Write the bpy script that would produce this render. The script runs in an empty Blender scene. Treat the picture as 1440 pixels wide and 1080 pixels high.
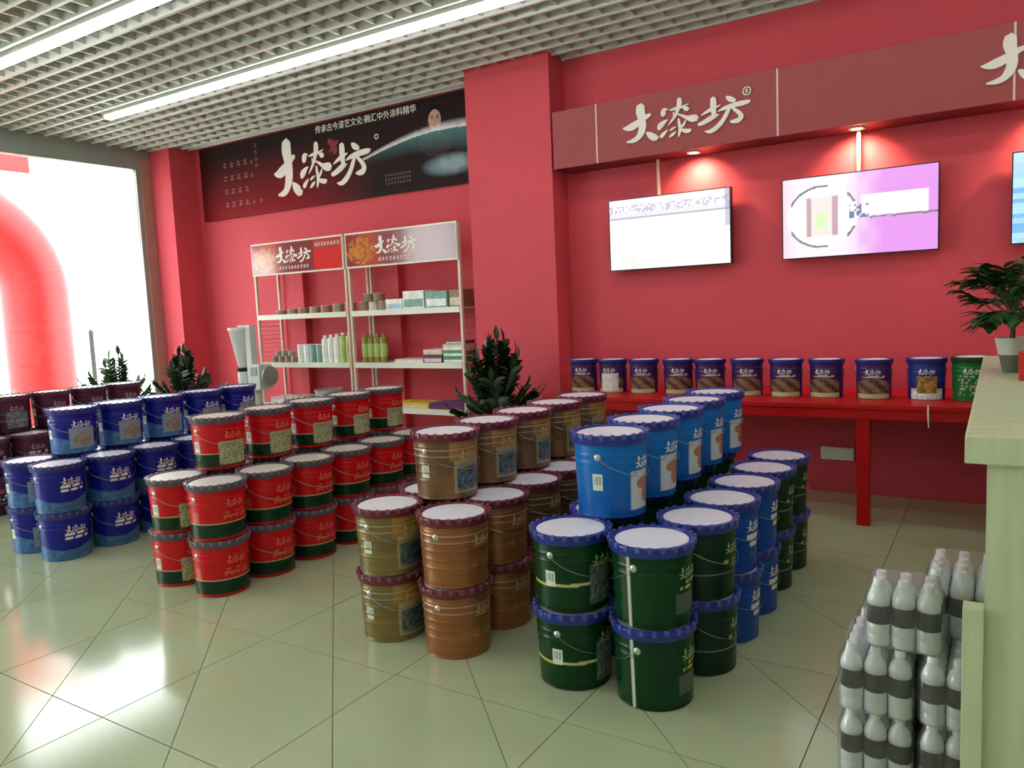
import bpy, bmesh, math, random
from mathutils import Vector, Matrix
S = bpy.context.scene
COL = S.collection
PI = math.pi
R = math.radians
rnd = random.Random(7)

# ------------------------------------------------------------------ camera
def cam_axes(yaw, pitch, roll):
    cy, sy = math.cos(yaw), math.sin(yaw)
    f = Vector((-sy*math.cos(pitch), cy*math.cos(pitch), math.sin(pitch)))
    r = Vector((cy, sy, 0)); u = r.cross(f)
    c, s = math.cos(roll), math.sin(roll)
    return c*r + s*u, -s*r + c*u, -f
ax = cam_axes(R(32.369), R(-5.695), R(-2.504))
cd = bpy.data.cameras.new('camera'); cam = bpy.data.objects.new('camera', cd); COL.objects.link(cam)
cam.matrix_world = Matrix.Translation((0, 0, 1.41)) @ Matrix(ax).transposed().to_4x4()
cd.sensor_width = 36.0; cd.lens = 36.0*1086.1/1440.0; cd.clip_start = 0.05; cd.clip_end = 300
S.camera = cam
# ------------------------------------------------------------------ world, exposure
W = bpy.data.worlds.new('overcast_sky'); S.world = W; W.use_nodes = True
bg = W.node_tree.nodes['Background']; bg.inputs[0].default_value = (0.93, 0.97, 1.0, 1); bg.inputs[1].default_value = 7.5
S.view_settings.view_transform = 'Standard'; S.view_settings.look = 'None'
S.view_settings.gamma = 1.0; S.view_settings.use_curve_mapping = False
S.view_settings.exposure = 0.2
TUBE = 9.0          # strength of the ceiling strip lights

# ------------------------------------------------------------------ helpers
def lin(c):
    o = []
    for v in c[:3]:
        v = v/255.0
        o.append(v/12.92 if v <= 0.04045 else ((v+0.055)/1.055)**2.4)
    return tuple(o)
def tag(o, label=None, cat=None, group=None, kind=None):
    if label: o['label'] = label
    if cat: o['category'] = cat
    if group: o['group'] = group
    if kind: o['kind'] = kind
    return o
def mat(name, c=(128,128,128), rough=.5, metal=0.0, emit=None, estr=0, attr=False, var=0.0, vscale=6.0, bump=0.0, bscale=60.0, spec=.5, stretch=None, coat=0.0, alpha=1.0, ior=None):
    m = bpy.data.materials.new(name); m.use_nodes = True
    nt = m.node_tree; b = nt.nodes['Principled BSDF']
    b.inputs['Roughness'].default_value = rough; b.inputs['Metallic'].default_value = metal
    b.inputs['Specular IOR Level'].default_value = spec
    if ior: b.inputs['IOR'].default_value = ior
    b.inputs['Coat Weight'].default_value = coat; b.inputs['Coat Roughness'].default_value = .08
    b.inputs['Alpha'].default_value = alpha
    L = nt.links.new
    tc = nt.nodes.new('ShaderNodeTexCoord'); mp = nt.nodes.new('ShaderNodeMapping')
    L(tc.outputs['Object'], mp.inputs['Vector'])
    if stretch: mp.inputs['Scale'].default_value = stretch
    src = None
    if attr:
        a = nt.nodes.new('ShaderNodeAttribute'); a.attribute_name = 'print'; src = a.outputs['Color']
    else:
        rgb = nt.nodes.new('ShaderNodeRGB'); rgb.outputs[0].default_value = (*lin(c), 1); src = rgb.outputs[0]
    nz = nt.nodes.new('ShaderNodeTexNoise'); nz.inputs['Scale'].default_value = vscale; nz.inputs['Detail'].default_value = 4
    L(mp.outputs[0], nz.inputs['Vector'])
    mr = nt.nodes.new('ShaderNodeMapRange'); mr.inputs['From Min'].default_value = .3; mr.inputs['From Max'].default_value = .7
    mr.inputs['To Min'].default_value = 1-var; mr.inputs['To Max'].default_value = 1+var
    L(nz.outputs['Fac'], mr.inputs['Value'])
    hv = nt.nodes.new('ShaderNodeHueSaturation'); L(src, hv.inputs['Color']); L(mr.outputs[0], hv.inputs['Value'])
    if emit is None:
        L(hv.outputs[0], b.inputs['Base Color'])
    else:
        b.inputs['Base Color'].default_value = (.02,.02,.02,1)
        if attr: L(src, b.inputs['Emission Color'])
        else: b.inputs['Emission Color'].default_value = (*lin(emit), 1)
        b.inputs['Emission Strength'].default_value = estr
    if bump:
        n2 = nt.nodes.new('ShaderNodeTexNoise'); n2.inputs['Scale'].default_value = bscale; L(mp.outputs[0], n2.inputs['Vector'])
        bp = nt.nodes.new('ShaderNodeBump'); bp.inputs['Strength'].default_value = bump; bp.inputs['Distance'].default_value = .003
        L(n2.outputs['Fac'], bp.inputs['Height']); L(bp.outputs[0], b.inputs['Normal'])
    return m
def clear_mat(name, tint=(1,1,1), white=0.0, gloss_rough=.05, gloss=.08, body=(235,240,240)):
    m = bpy.data.materials.new(name); m.use_nodes = True; nt = m.node_tree; nt.nodes.clear(); L = nt.links.new
    out = nt.nodes.new('ShaderNodeOutputMaterial'); t = nt.nodes.new('ShaderNodeBsdfTransparent'); t.inputs[0].default_value = (*tint, 1)
    g = nt.nodes.new('ShaderNodeBsdfGlossy'); g.inputs['Roughness'].default_value = gloss_rough
    lw = nt.nodes.new('ShaderNodeLayerWeight'); lw.inputs['Blend'].default_value = .15
    mx = nt.nodes.new('ShaderNodeMixShader'); ad = nt.nodes.new('ShaderNodeMath'); ad.operation = 'ADD'; ad.use_clamp = True
    ml = nt.nodes.new('ShaderNodeMath'); ml.operation = 'MULTIPLY'; ml.inputs[1].default_value = .5
    L(lw.outputs['Fresnel'], ml.inputs[0]); L(ml.outputs[0], ad.inputs[0]); ad.inputs[1].default_value = gloss*.5
    L(ad.outputs[0], mx.inputs[0])
    if white > 0:
        d = nt.nodes.new('ShaderNodeBsdfDiffuse'); d.inputs[0].default_value = (*lin(body), 1)
        m2 = nt.nodes.new('ShaderNodeMixShader'); m2.inputs[0].default_value = white
        L(t.outputs[0], m2.inputs[1]); L(d.outputs[0], m2.inputs[2]); L(m2.outputs[0], mx.inputs[1])
    else:
        L(t.outputs[0], mx.inputs[1])
    L(g.outputs[0], mx.inputs[2]); L(mx.outputs[0], out.inputs[0])
    return m

class MB:
    def __init__(s): s.v = []; s.f = []; s.m = []; s.c = None
    def add(s, vs, fs, mi=0):
        o = len(s.v); s.v += [tuple(v) for v in vs]; s.f += [tuple(i+o for i in f) for f in fs]; s.m += [mi]*len(fs); return s
    def box(s, x0, x1, y0, y1, z0, z1, mi=0):
        return s.add([(x0,y0,z0),(x1,y0,z0),(x1,y1,z0),(x0,y1,z0),(x0,y0,z1),(x1,y0,z1),(x1,y1,z1),(x0,y1,z1)],
                     [(0,3,2,1),(4,5,6,7),(0,1,5,4),(1,2,6,5),(2,3,7,6),(3,0,4,7)], mi)
    def lathe(s, prof, n=24, mi=0, cx=0, cy=0, cap0=True, cap1=True):
        vs = []; fs = []
        for r, z in prof:
            for k in range(n):
                a = 2*PI*k/n; vs.append((cx+r*math.cos(a), cy+r*math.sin(a), z))
        for i in range(len(prof)-1):
            for k in range(n):
                k2 = (k+1) % n; fs.append((i*n+k, i*n+k2, (i+1)*n+k2, (i+1)*n+k))
        if cap0: fs.append(tuple(reversed(range(n))))
        if cap1: fs.append(tuple(range((len(prof)-1)*n, len(prof)*n)))
        return s.add(vs, fs, mi)
    def tube(s, path, r, n=8, mi=0, caps=True):
        P = [Vector(p) for p in path]; rr = r if isinstance(r, (list, tuple)) else [r]*len(P)
        vs = []; fs = []; ref = None
        for i, p in enumerate(P):
            t = (P[min(i+1, len(P)-1)] - P[max(i-1, 0)]).normalized()
            if ref is None:
                ref = Vector((0,0,1)) if abs(t.z) < .9 else Vector((1,0,0))
            a = (ref - t*ref.dot(t)).normalized(); ref = a; b = t.cross(a)
            for k in range(n):
                q = 2*PI*k/n; vs.append(p + (a*math.cos(q) + b*math.sin(q))*rr[i])
        for i in range(len(P)-1):
            for k in range(n):
                k2 = (k+1) % n; fs.append((i*n+k, i*n+k2, (i+1)*n+k2, (i+1)*n+k))
        if caps: fs.append(tuple(reversed(range(n)))); fs.append(tuple(range((len(P)-1)*n, len(P)*n)))
        return s.add(vs, fs, mi)
    def build(s, name, mats, parent=None, smooth=False, bevel=0, loc=None):
        me = bpy.data.meshes.new(name); me.from_pydata(s.v, [], s.f)
        for m in (mats if isinstance(mats, (list, tuple)) else [mats]): me.materials.append(m)
        if any(s.m): me.polygons.foreach_set('material_index', s.m)
        if s.c:
            at = me.color_attributes.new('print', 'FLOAT_COLOR', 'POINT')
            at.data.foreach_set('color', [q for c in s.c for q in (c[0], c[1], c[2], 1.0)])
        if bevel:
            bm = bmesh.new(); bm.from_mesh(me)
            bmesh.ops.bevel(bm, geom=bm.edges[:], offset=bevel, segments=2, affect='EDGES', profile=.6, clamp_overlap=True)
            bm.to_mesh(me); bm.free()
        if smooth:
            me.polygons.foreach_set('use_smooth', [True]*len(me.polygons))
            try: me.set_sharp_from_angle(angle=R(38))
            except Exception: pass
        me.update()
        o = bpy.data.objects.new(name, me); COL.objects.link(o)
        if parent: o.parent = parent
        if loc: o.location = loc
        return o
def empty(name, loc, label=None, cat=None, group=None, rz=0):
    o = bpy.data.objects.new(name, None); COL.objects.link(o); o.location = loc; o.rotation_euler.z = rz
    o.empty_display_size = .1
    return tag(o, label, cat, group)
def link(name, me, parent, loc=(0,0,0), rz=0):
    o = bpy.data.objects.new(name, me); COL.objects.link(o); o.parent = parent; o.location = loc; o.rotation_euler.z = rz
    return o
def boxp(name, m, parent, *d, bevel=0):
    return MB().box(*d).build(name, m, parent, bevel=bevel)
def struct(o): o['kind'] = 'structure'; return o

# brush logo, three characters as strokes (x, z, width)
LOGO = [
   [(-0.491,0.007,0.007),(-0.458,0.004,0.035),(-0.418,0.009,0.054),(-0.362,0.032,0.048),(-0.317,0.058,0.037),(-0.275,0.074,0.022)],
   [(-0.346,0.147,0.06),(-0.35,0.107,0.068),(-0.34,0.055,0.056),(-0.337,0.0,0.056),(-0.349,-0.044,0.051),(-0.378,-0.079,0.038),(-0.417,-0.093,0.029),(-0.462,-0.095,0.009)],
   [(-0.305,-0.049,0.014),(-0.278,-0.072,0.044),(-0.243,-0.095,0.047),(-0.22,-0.093,0.022)],
   [(-0.142,0.087,0.01),(-0.168,0.087,0.028),(-0.175,0.07,0.038),(-0.179,0.05,0.028)],
   [(-0.143,0.016,0.007),(-0.174,-0.001,0.03),(-0.2,-0.021,0.042),(-0.211,-0.042,0.022)],
   [(-0.145,-0.056,0.007),(-0.17,-0.075,0.022),(-0.189,-0.093,0.028),(-0.199,-0.105,0.008)],
   [(-0.054,0.146,0.028),(-0.053,0.114,0.037),(-0.064,0.078,0.028),(-0.079,0.043,0.02),(-0.1,0.016,0.018),(-0.138,-0.025,0.005)],
   [(-0.127,0.077,0.008),(-0.086,0.082,0.018),(-0.038,0.085,0.015),(0.014,0.099,0.006)],
   [(-0.021,0.075,0.018),(-0.003,0.068,0.032),(0.013,0.064,0.021)],
   [(-0.079,0.045,0.008),(-0.039,0.029,0.015),(0.0,0.007,0.027),(0.036,-0.004,0.048),(0.071,-0.006,0.044)],
   [(-0.062,0.01,0.013),(-0.058,-0.021,0.018),(-0.051,-0.06,0.024),(-0.058,-0.092,0.018),(-0.065,-0.116,0.005)],
   [(-0.083,-0.043,0.005),(-0.11,-0.054,0.016),(-0.127,-0.065,0.007)],
   [(-0.084,-0.077,0.005),(-0.107,-0.093,0.02),(-0.133,-0.109,0.008)],
   [(-0.008,-0.01,0.006),(-0.023,-0.034,0.016),(-0.037,-0.054,0.008)],
   [(-0.049,-0.064,0.011),(-0.018,-0.081,0.027),(0.014,-0.085,0.027),(0.029,-0.079,0.011)],
   [(-0.099,0.061,0.007),(-0.096,0.038,0.011),(-0.102,0.024,0.005)],
   [(0.104,0.004,0.006),(0.142,0.021,0.019),(0.181,0.035,0.023),(0.238,0.051,0.008)],
   [(0.19,0.107,0.034),(0.191,0.072,0.042),(0.191,0.028,0.036),(0.195,-0.01,0.028)],
   [(0.084,-0.055,0.024),(0.125,-0.045,0.03),(0.18,-0.022,0.034),(0.226,-0.009,0.009)],
   [(0.284,0.099,0.018),(0.307,0.082,0.035),(0.34,0.066,0.024)],
   [(0.222,0.012,0.006),(0.264,0.026,0.023),(0.325,0.036,0.03),(0.384,0.04,0.033),(0.425,0.043,0.027),(0.446,0.048,0.007)],
   [(0.31,0.036,0.012),(0.335,0.009,0.02),(0.368,-0.02,0.027),(0.381,-0.047,0.034),(0.364,-0.068,0.033),(0.33,-0.072,0.026),(0.305,-0.07,0.008)],
   [(0.306,0.027,0.017),(0.286,-0.006,0.027),(0.259,-0.049,0.029),(0.225,-0.084,0.032),(0.186,-0.108,0.031),(0.155,-0.114,0.022),(0.128,-0.107,0.006)],
]
def brush(mb, st, sx=1.0, sz=1.0, sw=1.0, ox=0, oz=0, sub=4, thick=.012, fn=None):
    """one brush stroke as a slab: front at y=-thick, back y=0; fn maps (x,z,depth)->point"""
    pts = []
    for i in range(len(st)-1):
        p0 = st[max(i-1,0)]; p1 = st[i]; p2 = st[i+1]; p3 = st[min(i+2,len(st)-1)]
        for k in range(sub):
            t = k/sub
            pts.append(tuple(.5*((2*p1[j]) + (-p0[j]+p2[j])*t + (2*p0[j]-5*p1[j]+4*p2[j]-p3[j])*t*t + (-p0[j]+3*p1[j]-3*p2[j]+p3[j])*t**3) for j in range(3)))
    pts.append(st[-1])
    P = [(ox+p[0]*sx, oz+p[1]*sz, max(p[2]*sw, .002*sw)) for p in pts]
    def nrm(i):
        a = P[max(i-1,0)]; b = P[min(i+1,len(P)-1)]; dx, dz = b[0]-a[0], b[1]-a[1]; l = math.hypot(dx, dz) or 1
        return -dz/l, dx/l
    ring = []
    Lf, Rt = [], []
    for i, p in enumerate(P):
        nx, nz = nrm(i); Lf.append((p[0]+nx*p[2]/2, p[1]+nz*p[2]/2)); Rt.append((p[0]-nx*p[2]/2, p[1]-nz*p[2]/2))
    def cap(i):
        p = P[i]; nx, nz = nrm(i); tx, tz = (nz, -nx) if i else (-nz, nx)
        return p[0]+tx*p[2]*.32, p[1]+tz*p[2]*.32
    n = len(P)
    Lf2 = [cap(0)] + Lf + [cap(n-1)]; Rt2 = [cap(0)] + Rt + [cap(n-1)]
    fn = fn or (lambda x, z, d: (x, -d, z))
    vs = []
    for (l, r) in zip(Lf2, Rt2):
        vs += [fn(l[0], l[1], thick), fn(r[0], r[1], thick), fn(l[0], l[1], 0), fn(r[0], r[1], 0)]
    fs = []
    for i in range(n+1):
        a = i*4; b = a+4
        fs += [(a, b, b+1, a+1), (a, a+2, b+2, b), (a+1, b+1, b+3, a+3)]
    mb.add(vs, fs)
def logo(mb, sx, sz=None, sw=None, ox=0, oz=0, thick=.012, fn=None, sub=4, tall=1.0, keep=None):
    sz = sz or sx; sw = sw or sx
    for i, st in enumerate(LOGO):
        if keep and not keep(i): continue
        brush(mb, st, sx, sz*(tall if i < 3 else 1), sw*(1.15 if (i < 3 and tall > 1) else 1), ox, oz, sub, thick*(1+.03*(i % 9)), fn)
def glyph(mb, x, z, s, fn=None, thick=.002, rg=rnd):
    """small unreadable printed character: a few straight marks"""
    for k in range(2):
        zz = z + s*(.2+.45*k+.1*rg.random()); brush(mb, [(x+s*.08, zz, s*.13), (x+s*.85, zz+s*.04, s*.13)], sub=1, thick=thick, fn=fn)
    xx = x + s*(.35+.25*rg.random()); brush(mb, [(xx, z+s*.95, s*.13), (xx, z+s*.05, s*.13)], sub=1, thick=thick, fn=fn)
    if rg.random() < .6: brush(mb, [(xx, z+s*.5, s*.12), (x+s*.9, z+s*.02, s*.1)], sub=1, thick=thick, fn=fn)
    if rg.random() < .6: brush(mb, [(xx, z+s*.5, s*.12), (x+s*.05, z+s*.02, s*.1)], sub=1, thick=thick, fn=fn)
def text_mesh(body, size, extrude=.003):
    cu = bpy.data.curves.new('text', 'FONT'); cu.body = body; cu.size = size; cu.extrude = extrude; cu.offset = size*.008; cu.align_x = 'CENTER'; cu.align_y = 'CENTER'; cu.resolution_u = 3
    o = bpy.data.objects.new('text', cu); COL.objects.link(o)
    dg = bpy.context.evaluated_depsgraph_get(); me = bpy.data.meshes.new_from_object(o.evaluated_get(dg))
    bpy.data.objects.remove(o); return me
def hash2(a, b): 
    v = math.sin(a*127.1 + b*311.7)*43758.5453; return v - math.floor(v)
def mixc(a, b, t):
    t = max(0.0, min(1.0, t)); return tuple(a[i]+(b[i]-a[i])*t for i in range(3))
def print_grid(x0, x1, z0, z1, nx, nz, fn, y=0):
    mb = MB(); mb.c = []
    for j in range(nz+1):
        for i in range(nx+1):
            x = x0+(x1-x0)*i/nx; z = z0+(z1-z0)*j/nz; mb.v.append((x, y, z)); mb.c.append(fn(x, z))
    for j in range(nz):
        for i in range(nx):
            a = j*(nx+1)+i; mb.f.append((a, a+1, a+nx+2, a+nx+1)); mb.m.append(0)
    return mb

# ------------------------------------------------------------------ materials
M = {}
M['wall'] = mat('crimson_wall_paint', (214,80,92), .6, var=.05, vscale=1.2, bump=.05, bscale=180, spec=.2)
M['white_wall'] = mat('white_wall_paint', (225,222,214), .6, var=.03, vscale=2)
M['tile'] = mat('polished_floor_tile', (182,192,155), .13, var=.06, vscale=2.2, spec=.6)
M['grout'] = mat('tile_grout', (140,142,114), .7, var=.1, vscale=20)
M['ceil'] = mat('plenum_paint', (150,150,140), .8, var=.05)
M['slat'] = mat('ceiling_slat_metal', (196,198,190), .45, var=.04)
M['runner'] = mat('ceiling_runner_metal', (222,224,218), .4, var=.03)
M['alu'] = mat('grey_window_metal', (156,172,164), .45, metal=.3, var=.06)
M['post'] = mat('pinkish_post_metal', (178,140,130), .45, var=.05)
M['glass'] = clear_mat('window_glass', (.97,1,.98), gloss=.04)
M['pave'] = mat('pale_pavement', (205,203,198), .8, var=.05)
M['inflate'] = mat('red_inflatable_fabric', (196,12,14), .5, var=.03)
M['fascia'] = mat('maroon_fascia_panel', (160,72,72), .4, var=.03, spec=.25)
M['fascia_under'] = mat('maroon_underside', (120,26,32), .5, var=.03)
M['white'] = mat('white_acrylic_letter', (236,230,220), .45, var=.02)
M['seam'] = mat('pale_seam_strip', (226,190,180), .4, var=.02)
M['tvblack'] = mat('black_tv_plastic', (18,16,22), .3, var=.05)
M['pole'] = mat('cream_metal_pole', (232,205,180), .35, var=.03)
M['redtable'] = mat('red_painted_wood', (184,8,14), .4, var=.07, vscale=3, spec=.3)
M['wood'] = mat('pale_wood_laminate', (200,212,172), .4, var=.09, vscale=5, stretch=(6,6,.5))
M['shelf'] = mat('white_shelf_metal', (228,228,214), .35, var=.03)
M['rack'] = mat('cream_rack_metal', (222,196,180), .35, var=.03)
M['wire'] = mat('bail_wire', (150,150,146), .3, metal=.9, var=.03)
M['ear'] = mat('ear_metal', (205,208,205), .35, metal=.5, var=.03)
M['lidtop'] = mat('pale_lid_top', (240,238,250), .38, var=.04, vscale=9)
M['lidtopwarm'] = mat('beige_lid_top', (226,222,214), .38, var=.05, vscale=9)
M['sticker'] = mat('white_sticker', attr=True, rough=.5, var=.02)
M['body'] = mat('printed_bucket_steel', attr=True, rough=.27, var=.06, vscale=14, spec=.3)
M['bodym'] = mat('printed_metallic_steel', attr=True, rough=.3, metal=.35, var=.10, vscale=14)
M['print'] = mat('printed_sheet', attr=True, rough=.6, var=.03, spec=.12)
M['gloss_print'] = mat('glossy_header_print', attr=True, rough=.16, var=.02, coat=.6)
M['screen'] = mat('lit_screen', attr=True, emit=(255,255,255), estr=1.0, rough=.2)
for n, c in dict(rim_blue=(34,52,150), rim_maroon=(112,36,56), rim_grey=(96,80,96), rim_navy=(36,40,128), rim_purple=(92,40,70), rim_green=(20,70,40)).items():
    M[n] = mat(n, c, .33, var=.05, vscale=12); M[n+'_lug_lit'] = mat(n+'_lug_lit', tuple(int(v*.78+255*.22) for v in c), .35, var=.04)  # lug colours mixed paler for the light the teeth catch
M['gold'] = mat('gold_print', (196,150,70), .4, var=.05)
M['leafdark'] = mat('dark_zz_leaf', (28,62,30), .35, var=.25, vscale=12)
M['leaf'] = mat('green_leaf', (52,92,44), .4, var=.3, vscale=10)
M['stem'] = mat('plant_stem', (60,72,34), .5, var=.1)
M['soil'] = mat('potting_soil', (50,38,28), .95, var=.2, vscale=40)
M['pot'] = mat('white_ceramic_pot', (206,208,196), .3, var=.04)
M['potgrey'] = mat('grey_green_pot_base', (96,104,88), .4, var=.06)
M['potdark'] = mat('dark_plastic_pot', (70,54,48), .5, var=.06)
M['machine'] = mat('white_machine_enamel', (214,222,218), .35, var=.04)
M['machine2'] = mat('grey_machine_cast', (150,160,158), .4, metal=.3, var=.05)
M['hopper'] = mat('milky_hopper', (226,226,226), .3, var=.03)
M['black'] = mat('black_rubber', (26,28,26), .5, var=.05)
M['red'] = mat('red_card', (206,34,40), .45, var=.04)
M['cap'] = mat('white_bottle_cap', (236,236,236), .4, var=.02)
M['water'] = clear_mat('filled_bottle_plastic', (.95,.98,.97), white=.78, gloss=.25, body=(238,244,244))
M['film'] = clear_mat('shrink_film', (.98,.99,.99), white=.05, gloss=.12, gloss_rough=.15, body=(248,250,250))
M['dlabel'] = mat('dark_bottle_label', (16,18,14), .5, var=.4, vscale=40)

# ------------------------------------------------------------------ the room shell
XL, XR, YF, YB, YW, ZC = -8.4, 3.6, -2.6, 5.917, 5.767, 3.375
ZT = 3.72
floor = struct(MB().box(XL-.02, XR, YF, YB+.02, -.12, -.006).build('floor', M['grout']))
# square tiles cut by a family of diagonal joints
T = .745; gx0, gy0 = -2.72, 1.43; DJ = -.14
def clip(poly, a, b, c, sign):      # keep sign*(a x + b y - c) >= 0
    out = []
    for i in range(len(poly)):
        p, q = poly[i], poly[(i+1) % len(poly)]
        dp = sign*(a*p[0]+b*p[1]-c); dq = sign*(a*q[0]+b*q[1]-c)
        if dp >= 0: out.append(p)
        if dp*dq < 0:
            t = dp/(dp-dq); out.append((p[0]+(q[0]-p[0])*t, p[1]+(q[1]-p[1])*t))
    return out
pieces = []
for i in range(-9, 10):
    for j in range(-6, 7):
        x0, y0 = gx0+i*T, gy0+j*T; g = .0022
        sq = [(max(x0+g, XL), max(y0+g, YF)), (min(x0+T-g, XR), max(y0+g, YF)), (min(x0+T-g, XR), min(y0+T-g, YB)), (max(x0+g, XL), min(y0+T-g, YB))]
        if sq[1][0]-sq[0][0] < .02 or sq[2][1]-sq[1][1] < .006: continue
        cs = [DJ+T*k for k in range(-40, 41) if x0+y0 < DJ+T*k < x0+y0+2*T]
        rest = sq
        for c in sorted(cs):
            lo = clip(rest, 1, 1, c-.0022, -1); rest = clip(rest, 1, 1, c+.0022, 1)
            if len(lo) > 2: pieces.append(lo)
        if len(rest) > 2: pieces.append(rest)
def tile_mb(mb, poly):
    n = len(poly); top = [(p[0], p[1], 0) for p in poly]; bot = [(p[0], p[1], -.006) for p in poly]
    mb.add(top+bot, [tuple(range(n))] + [(k, k+n, (k+1) % n+n, (k+1) % n) for k in range(n)])
def area(p): return abs(sum(p[k][0]*p[(k+1) % len(p)][1]-p[(k+1) % len(p)][0]*p[k][1] for k in range(len(p))))/2
def show(p):
    cx = sum(q[0] for q in p)/len(p); cy = sum(q[1] for q in p)/len(p); d = math.hypot(cx, cy)
    if cy < .8 or cx > .6 or cx < -8.2: return 0
    return area(p)/max(d, .5)**3
pieces = [p for p in pieces if area(p) > 1e-4]
pieces.sort(key=show, reverse=True)
for p in pieces[:280]:
    mb = MB(); tile_mb(mb, p); mb.build('tile', M['tile'], floor)
mb = MB()
for p in pieces[280:]: tile_mb(mb, p)
tag(mb.build('tiles', M['tile'], floor), kind='stuff')

def wallbox(name, m, *d): return struct(boxp(name, m, None, *d))
wallbox('wall_back', M['wall'], -3.03, XR, YW, YW+.2, -.1, ZT)
wallbox('wall_back_recess', M['wall'], XL, -3.84, YB, YB+.2, -.1, ZT)
wallbox('wall_pillar', M['wall'], -3.84, -3.03, 5.515, YB+.2, -.1, ZT)
wallbox('wall_corner_pillar', M['wall'], XL, -8.0, 5.57, YB, -.1, ZT)
for k, x in enumerate((-6.28, -4.96)):
    wallbox('trim_%d' % (k+1), M['wall'], x-.30, x, YB-.08, YB, 0, 2.12)
wallbox('wall_right', M['white_wall'], XR, XR+.2, YF, YW, -.1, ZT)
wallbox('wall_front', M['white_wall'], XL, XR, YF-.2, YF, -.1, ZT)
wallbox('wall_added_pier', M['white_wall'], XL-.12, XL, .90, 3.55, -.1, ZT)  # unseen pier, added to cut the window's reflection on the shelf headers
# ceiling: slab above and the open grid hung below it
ceil = struct(boxp('ceiling', M['ceil'], None, XL-.2, XR+.2, YF-.2, YB+.2, ZT, ZT+.15))
GP = .166
xs = []; x = -8.32
while x < XR-.05: xs.append(x); x += GP
ys = []; y = 4.335-GP*.5
while y > YF+.05: y -= GP
y += GP
while y < YW-.02: ys.append(y); y += GP
cross = MB().box(-.008, .008, YF, YW-.0, 3.385, 3.435).build('slat', M['slat'], ceil, loc=(xs[0], 0, 0)).data
for x in xs[1:]:
    link('slat', cross, ceil, (x, 0, 0))
run = MB().box(XL+.02, XR, -.012, .012, 3.372, 3.43).build('runner_slat', M['runner'], ceil, loc=(0, ys[0], 0)).data
for y in ys[1:]:
    link('runner_slat', run, ceil, (0, y, 0))
runb = MB().box(-8.0, -3.85, -.010, .010, 3.372, 3.44).build('runner_slat', M['runner'], ceil, loc=(0, YW+.07, 0))
struct(boxp('trim_3', M['alu'], None, XL-.08, XL+.02, YF, 5.57, 3.155, ZT))            # window head
# front glazing along the left
win = struct(MB().box(XL-.05, XL-.0, YF, .90, 0, .10).box(XL-.05, XL, 3.55, 5.40, 0, .10).build('window_1', M['alu']))
for y in (5.40, 3.55, .85, -.6, -2.5):
    boxp('mullion', M['alu'], win, XL-.05, XL+.01, y, y+.05, .0, 3.155)
boxp('corner_post', M['post'], win, XL-.03, XL+.03, 5.45, 5.57, 0, 3.30)
boxp('curtain_edge', mat('pink_curtain', (214,120,118), .7, var=.1, vscale=4, stretch=(8,8,.3)), win, XL-.02, XL+.015, 5.50, 5.52, 0, 3.30)
for (a, b) in ((3.60, 5.40), (-.55, .85), (-2.45, -.6)):
    boxp('pane', M['glass'], win, XL-.028, XL-.020, a, b, .10, 2.135)
    boxp('pane', M['glass'], win, XL-.028, XL-.020, a, b, 2.143, 3.155)

# ------------------------------------------------------------------ outside
struct(boxp('ground', M['pave'], None, -60, XL-.08, -40, 50, -.14, -.02))
arch = empty('inflatable_arch', (-11.2, 2.9, -.02), 'big red inflatable arch standing outside the shop window', 'arch')
path = []; hw, zt = 2.66, 3.02
for k in range(9): path.append((0, hw, .0+1.9*k/8))
for k in range(1, 13):
    a = PI/2*k/12; path.append((0, hw-1.12*(1-math.cos(a)), 1.9+(zt-1.9)*math.sin(a)))
for k in range(1, 9): path.append((0, hw-1.12-(2*(hw-1.12))*k/8, zt))
for k in range(1, 13):
    a = PI/2*k/12; path.append((0, -(hw-1.12)-1.12*math.sin(a), 1.9+(zt-1.9)*math.cos(a)))
for k in range(1, 9): path.append((0, -hw, 1.9-1.9*k/8))
MB().tube(path, .41, 28).build('arch_tube', M['inflate'], arch, smooth=True)
for s in (-1, 1):
    MB().lathe([(.5,0),(.5,.06),(.44,.10)], 28, cy=s*hw).build('base_pad', M['inflate'], arch, smooth=True)
bn = empty('street_banner', (-11.75, 2.9, -.02), 'red cloth banner strung high above the inflatable arch', 'banner')
boxp('cloth', M['inflate'], bn, -.02, .02, -3.2, 3.02, 3.62, 3.93)
for s in (-3.25, 3.06):
    MB().lathe([(.03,0),(.03,4.0)], 10, cy=s).build('pole', M['white'], bn)
bo = empty('bollard', (-15.2, 8.52, -.02), 'slim dark post on the pavement far outside the window', 'post')
MB().lathe([(.07,0),(.07,.04),(.045,.06),(.045,1.25),(.05,1.3),(.02,1.35)], 12).build('shaft', M['black'], bo, smooth=True)

# ------------------------------------------------------------------ ceiling strip lights
M['tube'] = mat('lit_diffuser', emit=(252,255,250), estr=TUBE)
def strip_light(y, label, x0=-7.1, x1=-.5):
    t = empty('strip_light', ((x0+x1)/2, y, 3.32), label, 'lamp', 'ceiling strip lights')
    h = (x1-x0)/2
    boxp('housing', M['slat'], t, -h, h, -.045, .045, .03, .075)
    MB().box(-h+.01, h-.01, -.032, .032, .0, .03).build('diffuser', M['tube'], t)
    for s in (-1, 1): boxp('end_cap', M['white'], t, s*h-.008, s*h+.008, -.04, .04, -.002, .05)
    for k in (-.8, 0, .8): MB().tube([(k*h, 0, .075), (k*h, 0, .40)], .004, 6).build('hanger', M['wire'], t)
strip_light(4.335, 'long white strip light on the ceiling nearest the dark banner', -7.1, 3.0)
strip_light(3.01, 'long white strip light in the top left corner of the ceiling', -8.0, 3.0)
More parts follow.
